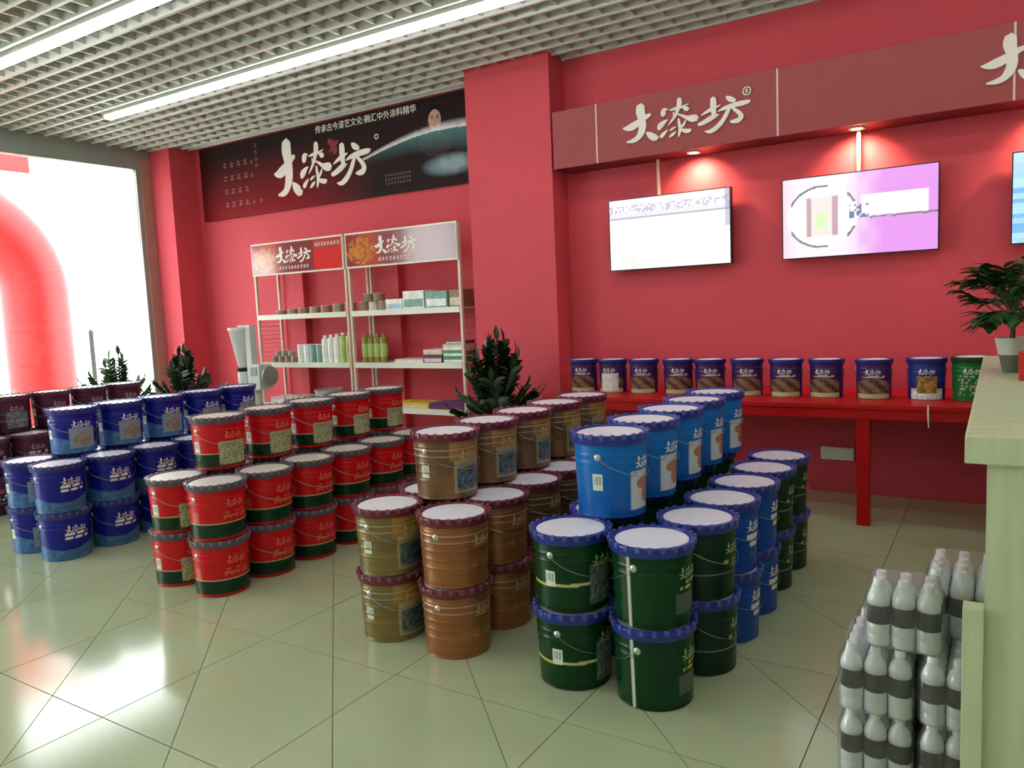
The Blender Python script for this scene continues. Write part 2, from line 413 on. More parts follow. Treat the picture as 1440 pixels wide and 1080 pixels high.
strip_light(1.685, 'added unseen strip light on the ceiling straight above the open floor', -8.0, 2.0)  # this and the next two: unseen strips added to even the room light
strip_light(.36, 'added unseen strip light on the ceiling above the photographer', -8.0, 2.0)
strip_light(-.965, 'added unseen strip light on the ceiling behind the photographer', -8.0, 2.0)

# ------------------------------------------------------------------ paint buckets
def srgb(*c): return lin(c)
K = {k: srgb(*c) for k, c in dict(green=(2,58,26), dgreen=(8,44,26), yel=(206,196,80), lblue=(6,116,198), blue=(14,70,164), navy=(18,26,140), ice=(92,136,164),
     red=(208,16,28), rgreen=(12,58,30), cream=(196,196,150), brown=(124,92,60), olive=(138,118,70), copper=(164,104,62), teal=(54,78,84), purple=(92,32,58), plum=(58,22,48),
     white=(232,232,228), gold=(198,152,76), orange=(186,118,66), grey=(150,158,158), indigo=(46,36,104), tan=(150,118,84), cgreen=(20,104,48)).items()}
def dashes(a, v, sa, sv, dens=.55):
    return hash2(math.floor(a/sa), math.floor(v/sv)) < dens and (v/sv) % 1 < .62
def wrap(a): return (a+180) % 360 - 180
def P_green(a, v):
    c = K['green']; l = .36+.025*math.cos(R(a*1.0))
    if v < .05: c = mixc(c, (0,0,0), .3)
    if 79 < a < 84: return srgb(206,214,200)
    if abs(v-l) < .02 and -150 < a < -5: c = mixc(K['yel'], K['white'], .3 if a > -95 else 0)
    if abs(a) < 30 and .08 < v < .66: c = mixc(K['grey'], K['green'], .35+.5*hash2(a//5, v//.05))
    b = abs(wrap(a-180))
    if b < 28 and .15 < v < .42: c = mixc(c, K['grey'], .25)
    if b < 24 and .48 < v < .6 and dashes(a, v, 4, .06): c = K['yel']
    return c
def P_dgreen(a, v):
    c = K['dgreen']; b = abs(wrap(a-180))
    if abs(a) < 30 and .08 < v < .6: c = mixc(K['gold'], K['dgreen'], .45+.5*hash2(a//5, v//.05))
    if b < 26 and .4 < v < .56 and dashes(a, v, 5, .08): c = mixc(K['yel'], c, .3)
    if abs(v-.34) < .012: c = mixc(K['grey'], c, .4)
    return c
def P_lblue(a, v):
    c = mixc(K['blue'], K['lblue'], .35+v*.65)
    if abs(a) < 36 and .06 < v < .58:
        c = mixc(K['white'], K['ice'], .35)
        if abs(a) < 30 and (math.hypot(a/24, (v-.40)/.09) < 1 or math.hypot((a-4)/15, (v-.24)/.12) < 1): c = mixc(K['orange'], K['tan'], hash2(a//4, v//.04))
        if .5 < v < .56 and dashes(a, v, 4, .05): c = K['grey']
    b = abs(wrap(a-180))
    if b < 24 and .34 < v < .58 and dashes(a, v, 6, .12, .75): c = K['white']
    if abs(v-.74) < .006: c = mixc(c, K['white'], .35)
    return c
def P_blue(a, v):
    c = K['blue']; b = abs(wrap(a-180))
    if min(abs(a), b) < 26 and .34 < v < .60 and dashes(a, v, 6, .12, .8): c = K['white']
    if min(abs(a), b) < 20 and .18 < v < .26 and dashes(a, v, 4, .05): c = K['ice']
    return c
def brownish(base):
    def f(a, v):
        c = mixc(base, (0,0,0), .18*hash2(0, v//.03)); b = abs(wrap(a-180))
        if abs(v-.80) < .008 or abs(v-.70) < .008: c = mixc(c, K['white'], .3)
        if abs(a) < 36 and .06 < v < .62:
            c = mixc(K['cream'], base, .5)
            if abs(a) < 31 and .09 < v < .5: c = mixc(K['teal'], K['grey'], .6*hash2(a//6, v//.05))
        elif abs(a) < 44 and v > .62: c = mixc(c, K['gold'], .55)
        if b < 30 and .3 < v < .42 and dashes(a, v, 6, .06, .5): c = mixc(K['gold'], base, .2)
        return c
    return f
def P_red(a, v):
    c = K['red']; b = abs(wrap(a-180))
    if v < .035: c = mixc(c, (0,0,0), .2)
    elif v < .30: c = mixc(K['rgreen'], K['dgreen'], hash2(a//7, v//.05))
    elif v < .315: c = K['cream']
    if abs(a) < 36 and .07 < v < .56:
        c = mixc(K['cream'], K['rgreen'], .22+.38*(1 if dashes(a, v, 5, .06, .6) else 0))
    if b < 30 and .38 < v < .54 and dashes(a, v, 4, .07, .6): c = mixc(K['gold'], c, .35)
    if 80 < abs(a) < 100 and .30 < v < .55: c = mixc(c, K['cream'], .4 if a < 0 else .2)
    return c
def P_navy(a, v):
    c = K['navy']; b = abs(wrap(a-180)); hill = .30+.10*math.cos(R(wrap(a+90)*1.6))
    if v < hill: c = mixc(K['ice'], K['blue'], .2+.5*hash2(a//9, v//.07))
    if abs(a) < 34 and .1 < v < .60:
        c = mixc(K['grey'], K['ice'], .4)
        if math.hypot(a/24, (v-.3)/.18) < 1: c = mixc(K['rgreen'], K['orange'], hash2(a//8, v//.06)); c = mixc(c, K['grey'], .5)
    if b < 28 and .44 < v < .62 and dashes(a, v, 7, .09, .8): c = K['white']
    if b < 34 and .06 < v < .3 and dashes(a, v, 9, .07, .4): c = mixc(c, K['rgreen'], .5)
    return c
def P_purple(a, v):
    c = mixc(K['purple'], K['plum'], 1-v); b = abs(wrap(a-180))
    if abs(a) < 34 and .1 < v < .6: c = mixc(K['grey'], K['plum'], .25+.5*hash2(a//8, v//.07))
    if b < 28 and .4 < v < .6 and dashes(a, v, 7, .1, .7): c = mixc(K['white'], c, .3)
    if abs(v-.32) < .012: c = mixc(c, K['cream'], .5)
    return c
def P_can(a, v):
    c = K['indigo']; c = mixc(c, K['purple'], .6*hash2(a//14, 3))
    f = min(abs(a), abs(wrap(a-180)))
    if f < 62 and v < .50+.05*math.cos(R(a*3)): c = mixc(K['tan'], K['plum'], .3+.4*hash2(a//4, v//.04)+.3*math.sin(a*.11+v*17))
    if f < 62 and v < .10: c = mixc(K['cream'], K['tan'], .3)
    if f < 40 and .56 < v < .62 and dashes(a, v, 6, .06, .7): c = K['white']
    return c
def P_canwhite(a, v):
    c = P_can(a, v); f = min(abs(a), abs(wrap(a-180)))
    if f < 40 and .02 < v < .62: c = mixc(K['white'], K['grey'], .5*hash2(a//6, v//.06))
    return c
def P_canbright(a, v):
    c = mixc(K['indigo'], K['blue'], .4 if v > .4 else 0); f = min(abs(a), abs(wrap(a-180)))
    if f < 55 and v < .26: c = mixc(K['ice'], K['white'], .5+.5*hash2(a//9, v//.06))
    if f < 32 and .14 < v < .6: c = mixc(K['gold'], K['rgreen'], .8*hash2(a//9, v//.08))
    return c
def P_cangreen(a, v):
    c = K['cgreen']; f = min(abs(a), abs(wrap(a-180)))
    if f < 42 and .12 < v < .64 and dashes(a, v, 6, .08, .5): c = mixc(K['cream'], c, .35)
    return c

def brad(z, r0, r1, h): return r0 + (r1-r0)*min(1, max(0, z/h))
def make_body(paint, r0, r1, h, m, na=144, nv=56, beads=(.80, .70)):
    mb = MB(); mb.c = []
    hb = h*.93
    prof = [(r0-.006, 0.0, .0), (r0+.001, .004, .0), (r0-.0005, .010, .02)]
    for k in range(1, nv+1):
        v = k/nv; z = .010+(hb-.010)*v; r = brad(z, r0, r1, h)
        for b in beads:
            if abs(v-b) < .018: r += .0022*math.cos((v-b)/.018*PI/2)
        prof.append((r, z, v))
    for r, z, v in prof:
        for k in range(na):
            a = 360*k/na; mb.v.append((r*math.cos(R(a)), r*math.sin(R(a)), z)); mb.c.append(paint(wrap(a), v))
    for i in range(len(prof)-1):
        for k in range(na):
            k2 = (k+1) % na; mb.f.append((i*na+k, i*na+k2, (i+1)*na+k2, (i+1)*na+k)); mb.m.append(0)
    mb.f.append(tuple(reversed(range(na)))); mb.m.append(0)
    o = mb.build('body', m, smooth=True); me = o.data; bpy.data.objects.remove(o); return me
def grab(mb, m, smooth=True):
    o = mb.build('x', m, smooth=smooth); me = o.data; bpy.data.objects.remove(o); return me
def make_kind(paint, rim, lidm, r0=.134, r1=.143, h=.29, bm='body', lsc=.135, lug=22, sticker=True, beads=(.80, .70), lm='white'):
    d = {}
    d['body'] = make_body(paint, r0, r1, h, M[bm], beads=beads)
    rl = r1+.008
    mb = MB()
    mb.lathe([(r1-.002,h*.885),(rl-.003,h*.878),(rl,h*.895),(rl,h*.965),(rl+.002,h*.975),(rl+.001,h*.995),(rl-.006,h),(rl-.014,h*.998),(rl-.016,h*.982),(rl-.022,h*.978)], 64, cap0=False, cap1=False)
    for k in range(lug):
        a = 2*PI*k/lug; ca, sa = math.cos(a), math.sin(a); w = .0075
        p = [Vector((ca*(rl-.003), sa*(rl-.003), h*.93)), Vector((ca*(rl+.0045), sa*(rl+.0045), h*.955)), Vector((ca*(rl+.006), sa*(rl+.006), h*1.010)), Vector((ca*(rl-.004), sa*(rl-.004), h*1.016))]
        t = Vector((-sa, ca, 0))*w; vs = [q-t for q in p]+[q+t for q in p]
        mb.add(vs, [(0,4,5,1),(1,5,6,2),(2,6,7,3),(0,1,2,3),(7,6,5,4),(3,7,4,0)], 1)
    d['lid_ring'] = grab(mb, [M[rim], M[rim+'_lug_lit']])
    mb = MB(); mb.lathe([(rl-.020,h*.976),(rl-.026,h*.985),(rl-.030,h*.985)], 48, cap0=False)
    d['lid'] = grab(mb, M[lidm])
    ze = h*.74; re = brad(ze, r0, r1, h)
    mb = MB(); n = 20
    for k in range(n+1): pass
    hr = r1+.0055
    pts = []
    for k in range(n+1):
        q = -PI/2+PI*k/n; pts.append((hr*math.cos(q), hr*math.sin(q), ze-.085*max(0, math.cos(q))**.8))
    mb.tube(pts, .0014, 6)
    d['handle'] = grab(mb, M['wire'])
    mb = MB()
    nn = 12; vs = []
    for (rr, dd) in ((.013,.0),(.013,.003),(.008,.006),(.004,.007)):
        for k in range(nn):
            q = 2*PI*k/nn; vs.append((rr*math.cos(q), -(re-.001+dd), rr*math.sin(q)+ze))
    fs = [(i*nn+k, i*nn+(k+1) % nn, (i+1)*nn+(k+1) % nn, (i+1)*nn+k) for i in range(3) for k in range(nn)]+[tuple(range(3*nn, 4*nn))]
    mb.add(vs, fs); d['handle_ear'] = grab(mb, M['ear'])
    if sticker:
        mb = MB(); mb.c = []; na, nz = 10, 16
        for j in range(nz+1):
            z = h*(.34+.20*j/nz)
            for i in range(na+1):
                a = R(-90-10+17*i/na); r = brad(z, r0, r1, h)+.0012
                mb.v.append((r*math.cos(a), r*math.sin(a), z))
                mb.c.append(K['grey'] if (i in (2,4,5,7,8) and 5 < j < 14) else srgb(222,232,214))
        for j in range(nz):
            for i in range(na):
                q = j*(na+1)+i; mb.f.append((q, q+1, q+na+2, q+na+1)); mb.m.append(0)
        d['barcode_sticker'] = grab(mb, M['sticker'])
    for side in (0, 180):
        mb = MB()
        def fn(x, z, dd, s=R(side)):
            r = brad(z, r0, r1, h)+.0006+dd; a = s+x/r; return (r*math.cos(a), r*math.sin(a), z)
        logo(mb, lsc, lsc*1.25, lsc*1.1, 0, h*.645+(.03*h if h < .28 else .0), thick=.0008, fn=fn, sub=2)
        d['logo%d' % side] = grab(mb, M[lm], False)
    return d
for n, c in dict(logo_green=(150,178,120), logo_gold=(196,166,104), logo_red=(226,120,96), logo_purple=(190,150,160)).items(): M[n] = mat(n, c, .45, var=.04)
BB = dict(bm='bodym', beads=(.86,.80,.70,.56,.42,.28), lm='logo_gold')
KIND = {
 'green': make_kind(P_green, 'rim_blue', 'lidtop', lm='logo_green', lsc=.12),
 'dgreen': make_kind(P_dgreen, 'rim_blue', 'lidtop', lm='logo_green', lsc=.12),
 'blue': make_kind(P_blue, 'rim_blue', 'lidtop'),
 'lblue': make_kind(P_lblue, 'rim_blue', 'lidtop', h=.322, r0=.132, r1=.142),
 'olive': make_kind(brownish(K['olive']), 'rim_maroon', 'lidtop', **BB),
 'copper': make_kind(brownish(K['copper']), 'rim_maroon', 'lidtop', **BB),
 'brown': make_kind(brownish(K['brown']), 'rim_maroon', 'lidtop', **BB),
 'red': make_kind(P_red, 'rim_grey', 'lidtopwarm', lm='logo_red', lsc=.12),
 'navy': make_kind(P_navy, 'rim_navy', 'lidtop'),
 'purple': make_kind(P_purple, 'rim_purple', 'lidtopwarm', lm='logo_purple', lsc=.12),
 'can': make_kind(P_can, 'rim_navy', 'lidtop', r0=.100, r1=.103, h=.245, lsc=.105, lug=0, sticker=False),
 'canwhite': make_kind(P_canwhite, 'rim_navy', 'lidtop', r0=.100, r1=.103, h=.245, lsc=.105, lug=0, sticker=False),
 'canbright': make_kind(P_canbright, 'rim_navy', 'lidtop', r0=.102, r1=.105, h=.25, lsc=.105, lug=0, sticker=False),
 'cangreen': make_kind(P_cangreen, 'rim_green', 'lidtop', r0=.106, r1=.112, h=.26, lsc=.105, lug=0, sticker=False),
}
def bucket(kind, loc, rz, label, group, flip=False, name='paint_bucket', strap=False):
    d = KIND[kind]
    t = empty(name, loc, label, 'bucket' if name == 'paint_bucket' else 'can', group, rz)
    for k, me in d.items():
        if k.startswith('logo'): link('logo', me, t)
        elif k == 'handle': link('handle', me, t, rz=PI if flip else 0)
        elif k == 'handle_ear':
            link('handle_ear', me, t); link('handle_ear', me, t, rz=PI)
        else: link(k, me, t)
    return t
ORD = ['frontmost', 'second from front', 'third from front', 'fourth from front', 'fifth from front', 'rearmost']
TIER = ['bottom tier', 'middle tier']
LOOK = {'green': 'green bucket with blue lid rim', 'dgreen': 'dark green bucket with blue rim', 'blue': 'blue bucket with blue lid rim', 'lblue': 'tall bright blue bucket',
        'olive': 'olive gold bucket with maroon rim', 'copper': 'copper brown bucket with maroon rim', 'brown': 'brown striped bucket with maroon rim',
        'red': 'red and green paint bucket', 'navy': 'navy and ice blue paint bucket', 'purple': 'dark purple paint bucket'}
def block(stack, colL, colR, top, rows, lk, rk, tk, dy=.319, y0=2.502, fx=0.0, topdy=.33):
    for i in range(rows):
        for ti in range(2):
            for side, x, kk in (('left', colL, lk), ('right', colR, rk)):
                k = kk[i] if isinstance(kk, list) else kk
                if isinstance(k, tuple): k = k[ti]
                xx = x + (fx if (i == 0 and side == 'right') else 0)
                jx, jy, jr = rnd.uniform(-.004,.004), rnd.uniform(-.003,.003), rnd.uniform(-.10,.10)
                bucket(k, (xx+jx, y0+dy*i+jy, (.2925)*ti), jr+(PI if side == 'right' else 0),
                       '%s, %s, %s, %s column, %s' % (LOOK[k], TIER[ti], ORD[i], side, stack), stack+' buckets', flip=(side == 'right' and i > 0))
    for i in range(5):
        jx, jr = rnd.uniform(-.004,.004), rnd.uniform(-.08,.08)
        o = ORD[i] if i < 4 else 'rearmost'
        bucket(tk, (top[0]+jx, top[1]+topdy*i, .5885), jr, '%s, topmost tier, %s, %s' % (LOOK[tk], o, stack), stack+' buckets')
block('green-blue stack', -1.350, -.968, (-1.295, 2.745), 6, 'green', ['green', 'dgreen', 'blue', 'blue', 'dgreen', 'dgreen'], 'lblue', fx=-.060, topdy=.338)
block('brown stack', -2.255, -1.905, (-2.09, 2.72), 6, ['olive', 'brown', 'brown', 'brown', 'brown', 'brown'], ['copper', 'copper', 'brown', 'brown', 'brown', 'brown'], 'brown', topdy=.335)
block('red stack', -3.78, -3.44, (-3.72, 2.755), 6, 'red', 'red', 'red', topdy=.345)
block('navy stack', -5.215, -4.87, (-5.17, 2.715), 6, 'navy', 'navy', 'navy', y0=2.45, topdy=.328)
block('purple stack', -6.86, -6.52, (-6.74, 2.745), 6, 'purple', 'purple', 'purple', y0=2.45, topdy=.319)

# ------------------------------------------------------------------ red table along the wall and its cans
tb = empty('display_table', (-.7, 5.35, 0), 'long red wooden table running along the wall under the screens', 'table')
boxp('table_top', M['redtable'], tb, -2.16, 2.9, -.41, .41, .715, .745, bevel=.004)
boxp('apron', M['redtable'], tb, -2.14, 2.88, -.395, -.375, .655, .715)
boxp('apron', M['redtable'], tb, -2.14, 2.88, .375, .395, .655, .715)
for x in (-2.09, .02, 2.3):
    for y in (-.385,): boxp('leg', M['redtable'], tb, x-.036, x+.036, y, y+.07, 0, .715, bevel=.003)
cans = [(-2.70,'can'),(-2.455,'canwhite'),(-2.205,'can'),(-1.945,'can'),(-1.71,'can'),(-1.455,'can'),(-1.195,'can'),(-.945,'can'),(-.662,'can'),(-.372,'canbright'),(-.125,'cangreen')]
nth = ['leftmost','second','third','fourth','fifth','sixth','seventh','eighth','ninth','tenth','eleventh']
for i, (x, k) in enumerate(cans):
    look = {'can': 'purple and brown paint can, %s from left in the row on the red table' % nth[i] if i else 'purple paint can at the left end of the row on the red table',
            'canwhite': 'paint can with white picture label, second from left on the red table',
            'canbright': 'blue paint can with gold picture next to the green can', 'cangreen': 'green paint can at the right end of the red table row'}[k]
    az = math.atan2(0-5.3, 0-x)
    bucket(k, (x, 5.30+.01*math.sin(i*3), .745), -PI/2+.12*math.sin(i*5)+(.25 if x < -1 else 0), look, 'paint cans on the red table', name='paint_can', flip=True)
cs = MB(); cs.tube([(0,0,.0),(.0,-.006,-.05),(.004,-.006,-.13)], [.004,.005,.003], 6)
tag(cs.build('white_ribbon', M['cap'], None, loc=(-.335, 4.934, .752)), 'short white ribbon hanging over the red table edge', 'ribbon')
so = empty('socket_box', (-.952, YW, .285), 'white surface socket box low on the red wall', 'socket')
boxp('box', M['white'], so, -.108, .108, -.04, 0, -.046, .046, bevel=.004)
for s in (-.052, .052): boxp('socket_plate', M['shelf'], so, s-.04, s+.04, -.044, -.039, -.034, .034)

# ------------------------------------------------------------------ sign fascia, downlights, screens
fa = empty('sign_fascia', (-2.99, 5.467, 2.47), 'maroon boxed sign fascia with white brush lettering above the screens', 'sign')
seams = [0, .382, 1.715, 3.04, 4.37, 5.70, XR+2.99]
for a, b in zip(seams[:-1], seams[1:]):
    boxp('panel', M['fascia'], fa, a+.003, b-.003, 0, .012, 0, .435)
for s in seams[1:-1]:
    boxp('seam_strip', M['seam'], fa, s-.006, s+.006, -.003, .008, 0, .437)
boxp('carcass', M['fascia_under'], fa, 0, XR+2.985, .012, .298, 0.002, .433)
for k, x in enumerate((-1.895, .375, 2.40)):
    mb = MB(); logo(mb, 1.0, 1.0, 1.0, x+2.99, 2.681-2.47, thick=.015); 
    lg = mb.build('brush_lettering', M['white'], fa)
    mb = MB(); ring = [( x+2.99+.42+.026*math.cos(2*PI*q/24), -.008, .211+.116+.026*math.sin(2*PI*q/24)) for q in range(25)]
    mb.tube(ring, .0045, 6)
    cx, cz = x+2.99+.42, .327
    for st in ([(cx-.008,cz-.013,.005),(cx-.008,cz+.013,.005)], [(cx-.008,cz+.012,.005),(cx+.008,cz+.008,.005),(cx-.006,cz+.001,.005)], [(cx-.004,cz+.001,.005),(cx+.009,cz-.013,.005)]):
        brush(mb, st, sub=2, thick=.01)
    mb.build('registered_mark', M['white'], fa)
for k, (x, lab) in enumerate(((-1.9, 'round downlight under the fascia above the white screen'), (-.806, 'round downlight under the fascia above the pink screen'), (.29, 'round downlight under the fascia above the blue screen'), (1.38, 'round downlight under the far right end of the fascia'))):
    t = empty('downlight', (x, 5.60, 2.47), lab, 'lamp', 'fascia downlights')
    MB().lathe([(.052,.002),(.05,-.008),(.036,-.006),(.034,.0)], 24, cap0=False, cap1=False).build('trim_ring', M['white'], t, smooth=True)
    MB().lathe([(.034,-.003),(.033,-.002)], 20).build('lens', mat('warm_lens_%d' % k, emit=(255,226,190), estr=14), t)
    ld = bpy.data.lights.new('downlight_beam', 'SPOT'); ld.energy = 34; ld.color = (1, .74, .42); ld.spot_size = R(125); ld.spot_blend = 1.0; ld.shadow_soft_size = .03
    lo = bpy.data.objects.new('downlight_beam', ld); COL.objects.link(lo); lo.parent = t; lo.location = (0, 0, -.015); lo.rotation_euler = (R(30), 0, 0)

def scr1(x, z):
    u, v = (x+.48)/.96, (z+.272)/.545
    c = srgb(250,254,250); c = mixc(c, srgb(240,232,246), max(0, .5-u)*1.2)
    if v > .87: c = srgb(246,240,244)
    if .80 < v < .9 and hash2(x//.013, z//.016) < .45: c = srgb(196,188,208)
    if .72 < v < .80: c = srgb(232,226,240)
    if abs(v-.725) < .012: c = srgb(176,174,186)
    if u > .96 and v > .5: c = mixc(c, srgb(150,140,180), .6)
    if v < .25 and u < .3 and hash2(x//.03, 2) < .35: c = mixc(c, srgb(226,222,210), .7)
    return c
def scr2(x, z):
    u, v = (x+.48)/.96, (z+.272)/.545
    r = math.hypot((x+.22)/.23, (z-.0)/.21)
    c = mixc(srgb(246,232,246), srgb(226,150,232), (u-.42)/.25)
    c = mixc(c, srgb(250,190,205), max(0, .10-u)*6)
    c = mixc(c, srgb(214,150,226), .22*(1+math.sin(x*38)*math.sin(z*30))) if u > .5 else c
    if r < 1.0: c = srgb(246,252,246)
    if .93 < r < 1.0 and abs(z) > .08 and hash2(x//.06, 1) < .7: c = srgb(120,120,128)
    if abs(x+.22) < .10 and abs(z) < .13: c = srgb(250,226,222) if abs(x+.22) < .065 else srgb(196,160,172)
    if abs(x+.22) < .04 and abs(z+.03) < .05: c = srgb(214,240,190)
    if .02 < x < .42 and -.02 < z < .115: c = srgb(244,252,238)
    if -.045 < x < .07 and -.03 < z < .06 and hash2(x//.013, z//.015) < .5: c = srgb(110,126,160)
    if x > .08 and abs(z+.035-.01*hash2(x//.03, 4)) < .006: c = srgb(130,120,130)
    return c
def scr3(x, z):
    c = srgb(120,190,240) if hash2(z//.03, 1) < .5 else srgb(186,228,250)
    return mixc(c, srgb(90,150,230), .25*hash2(x//.08, z//.03))
for k, (cx, fn, lab) in enumerate(((-2.137, scr1, 'wall screen showing a bright white page with a grey heading line'), (-.815, scr2, 'wall screen showing a pink and lilac page with a white disc'), (.531, scr3, 'wall screen showing blue stripes at the right edge'))):
    t = empty('wall_screen', (cx, 5.667, 1.93), lab, 'television', 'screens hung below the fascia')
    print_grid(-.475, .475, -.268, .268, 150, 84, fn, y=-.004).build('display', M['screen'], t)
    mb = MB(); w, h, b = .482, .275, .007
    mb.box(-w, w, -.006, .0, h-b, h).box(-w, w, -.006, .0, -h, -h+b).box(-w, -w+b, -.006, .0, -h+b, h-b).box(w-b, w, -.006, .0, -h+b, h-b).box(-w, w, .0, .045, -h, h)
    mb.build('bezel', M['tvblack'], t)
    boxp('back_housing', M['tvblack'], t, -.3, .3, .045, .07, -.2, .15)
    MB().lathe([(.013,.272),(.013,.54)], 12, cx=-.07 if k == 0 else .008, cy=.02).build('hanging_pole', M['pole'], t, smooth=True)
    boxp('wall_bracket', M['tvblack'], t, -.12, .12, .07, .098, -.1, .1)

# ------------------------------------------------------------------ dark banner
BX0, BX1, BZ0, BZ1 = -7.87, -3.87, 2.55, 3.365
ba = empty('wall_banner', ((BX0+BX1)/2, YB-.03, BZ0), 'dark printed banner with large white brush lettering at the top of the wall', 'banner')
bw = (BX1-BX0)/2; bc = (BX0+BX1)/2
def ban(x, z):
    X = x+bc; Z = z+BZ0; h = (z)/(BZ1-BZ0)
    c = srgb(40,26,26)
    c = mixc(c, srgb(140,14,28), max(0, (.8-h))*1.2*max(0, min(1, (-5.2-X)/1.2)))
    c = mixc(c, srgb(60,14,18), max(0, (-7.6-X)*2))
    # printed portrait: shoulders, hair, face, collar
    hx, hz = (X+4.44), (Z-3.175)
    if math.hypot(hx/.20, (Z-2.96)/.13) < 1: c = mixc(c, srgb(78,56,56), .6)
    if math.hypot(hx/.086, (hz-.016)/.110) < 1: c = srgb(24,16,16)
    if math.hypot((hx+.003)/.074, (hz+.016)/.092) < 1:
        c = mixc(srgb(204,160,142), srgb(150,104,90), max(0, hx*7))
        if abs(abs(hx+.003)-.030) < .014 and abs(hz-.004) < .006: c = srgb(70,44,40)
        if abs(abs(hx+.003)-.030) < .018 and abs(hz-.022) < .004: c = srgb(84,54,48)
        if abs(hx+.003) < .008 and -.035 < hz < -.005: c = mixc(c, srgb(150,100,86), .6)
        if abs(hx+.003) < .024 and abs(hz+.060) < .005: c = srgb(140,70,66)
    elif abs(hx) < .045 and 3.05 < Z < 3.085: c = srgb(176,130,114)
    if abs(abs(hx)-.03-(3.085-Z)*.3) < .014 and 3.03 < Z < 3.09: c = srgb(226,222,220)
    # sweeping white and teal ribbon on the right
    if X > -5.4:
        t = (X+5.4)/1.3; mid = 2.90+.16*math.sin(min(1, t)*PI*.62); w = .018+.035*min(1, t)
        d = (Z-mid)/w
        if 0 < d < 1.6: c = mixc(c, srgb(232,232,232), (1-d/1.6)*1.3*(.7+.3*hash2(X//.05, Z//.02)))
        elif -4.2 < d <= 0: c = mixc(c, srgb(84,128,132), min(1, t*1.5)*(1+d/4.2))
        r = math.hypot((X+4.28)/.36, (Z-2.74)/.11)
        if r < 1: c = mixc(c, srgb(140,166,176), (1-r)*1.8*(.7+.3*hash2(X//.07, Z//.05)))
    return c
print_grid(BX0-bc, BX1-bc, 0, BZ1-BZ0, 620, 126, ban, y=-.012).build('print', M['print'], ba)
boxp('board', M['tvblack'], ba, -bw, bw, -.011, .028, 0, BZ1-BZ0)
fb = lambda x, z, d: (x, -.0125-d, z)
mb = MB(); logo(mb, 1.48, 1.72, 1.75, -5.905-bc, 2.925-BZ0, thick=.004, fn=fb, tall=1.28); mb.build('brush_lettering', M['white'], ba)
mb = MB(); ring = [(-5.16-bc+.022*math.cos(2*PI*q/16), -.014, 3.115-BZ0+.022*math.sin(2*PI*q/16)) for q in range(17)]; mb.tube(ring, .005, 5); mb.build('registered_mark', M['white'], ba)
mb = MB(); brush(mb, [(-5.80-bc,3.17-BZ0,.05),(-5.74-bc,3.12-BZ0,.08),(-5.72-bc,3.04-BZ0,.05)], fn=fb, thick=.002); brush(mb, [(-5.79-bc,3.06-BZ0,.03),(-5.68-bc,3.15-BZ0,.04)], fn=fb, thick=.0025); mb.build('red_seal', mat('seal_red', (128,20,36), .5, var=.2, vscale=30), ba)
tm = text_mesh('传承古今漆艺文化·融汇中外涂料精华', .082, .001); tm.materials.append(M['white'])
to = link('slogan', tm, ba, (-5.315-bc, -.0145, 3.295-BZ0)); to.rotation_euler = (PI/2, 0, 0)
M['dimprint'] = mat('dim_print', (150,110,104), .5, var=.1)
mb = MB(); rg = random.Random(3)
for row, n in enumerate((5, 5, 4, 6)):
    for k in range(n): glyph(mb, -7.47-bc+k*.115, 3.10-BZ0-row*.145, .07 if k < 4 else .05, fn=fb, thick=.001, rg=rg)
for k in range(4): glyph(mb, -6.93-bc, 3.26-BZ0-k*.07, .05, fn=fb, thick=.001, rg=rg)
for row in range(3):
    for k in range(9): glyph(mb, -5.08-bc+k*.037, 2.72-BZ0-row*.04, .026, fn=fb, thick=.001, rg=rg)
tag(mb.build('small_print', M['dimprint'], ba), kind='stuff')

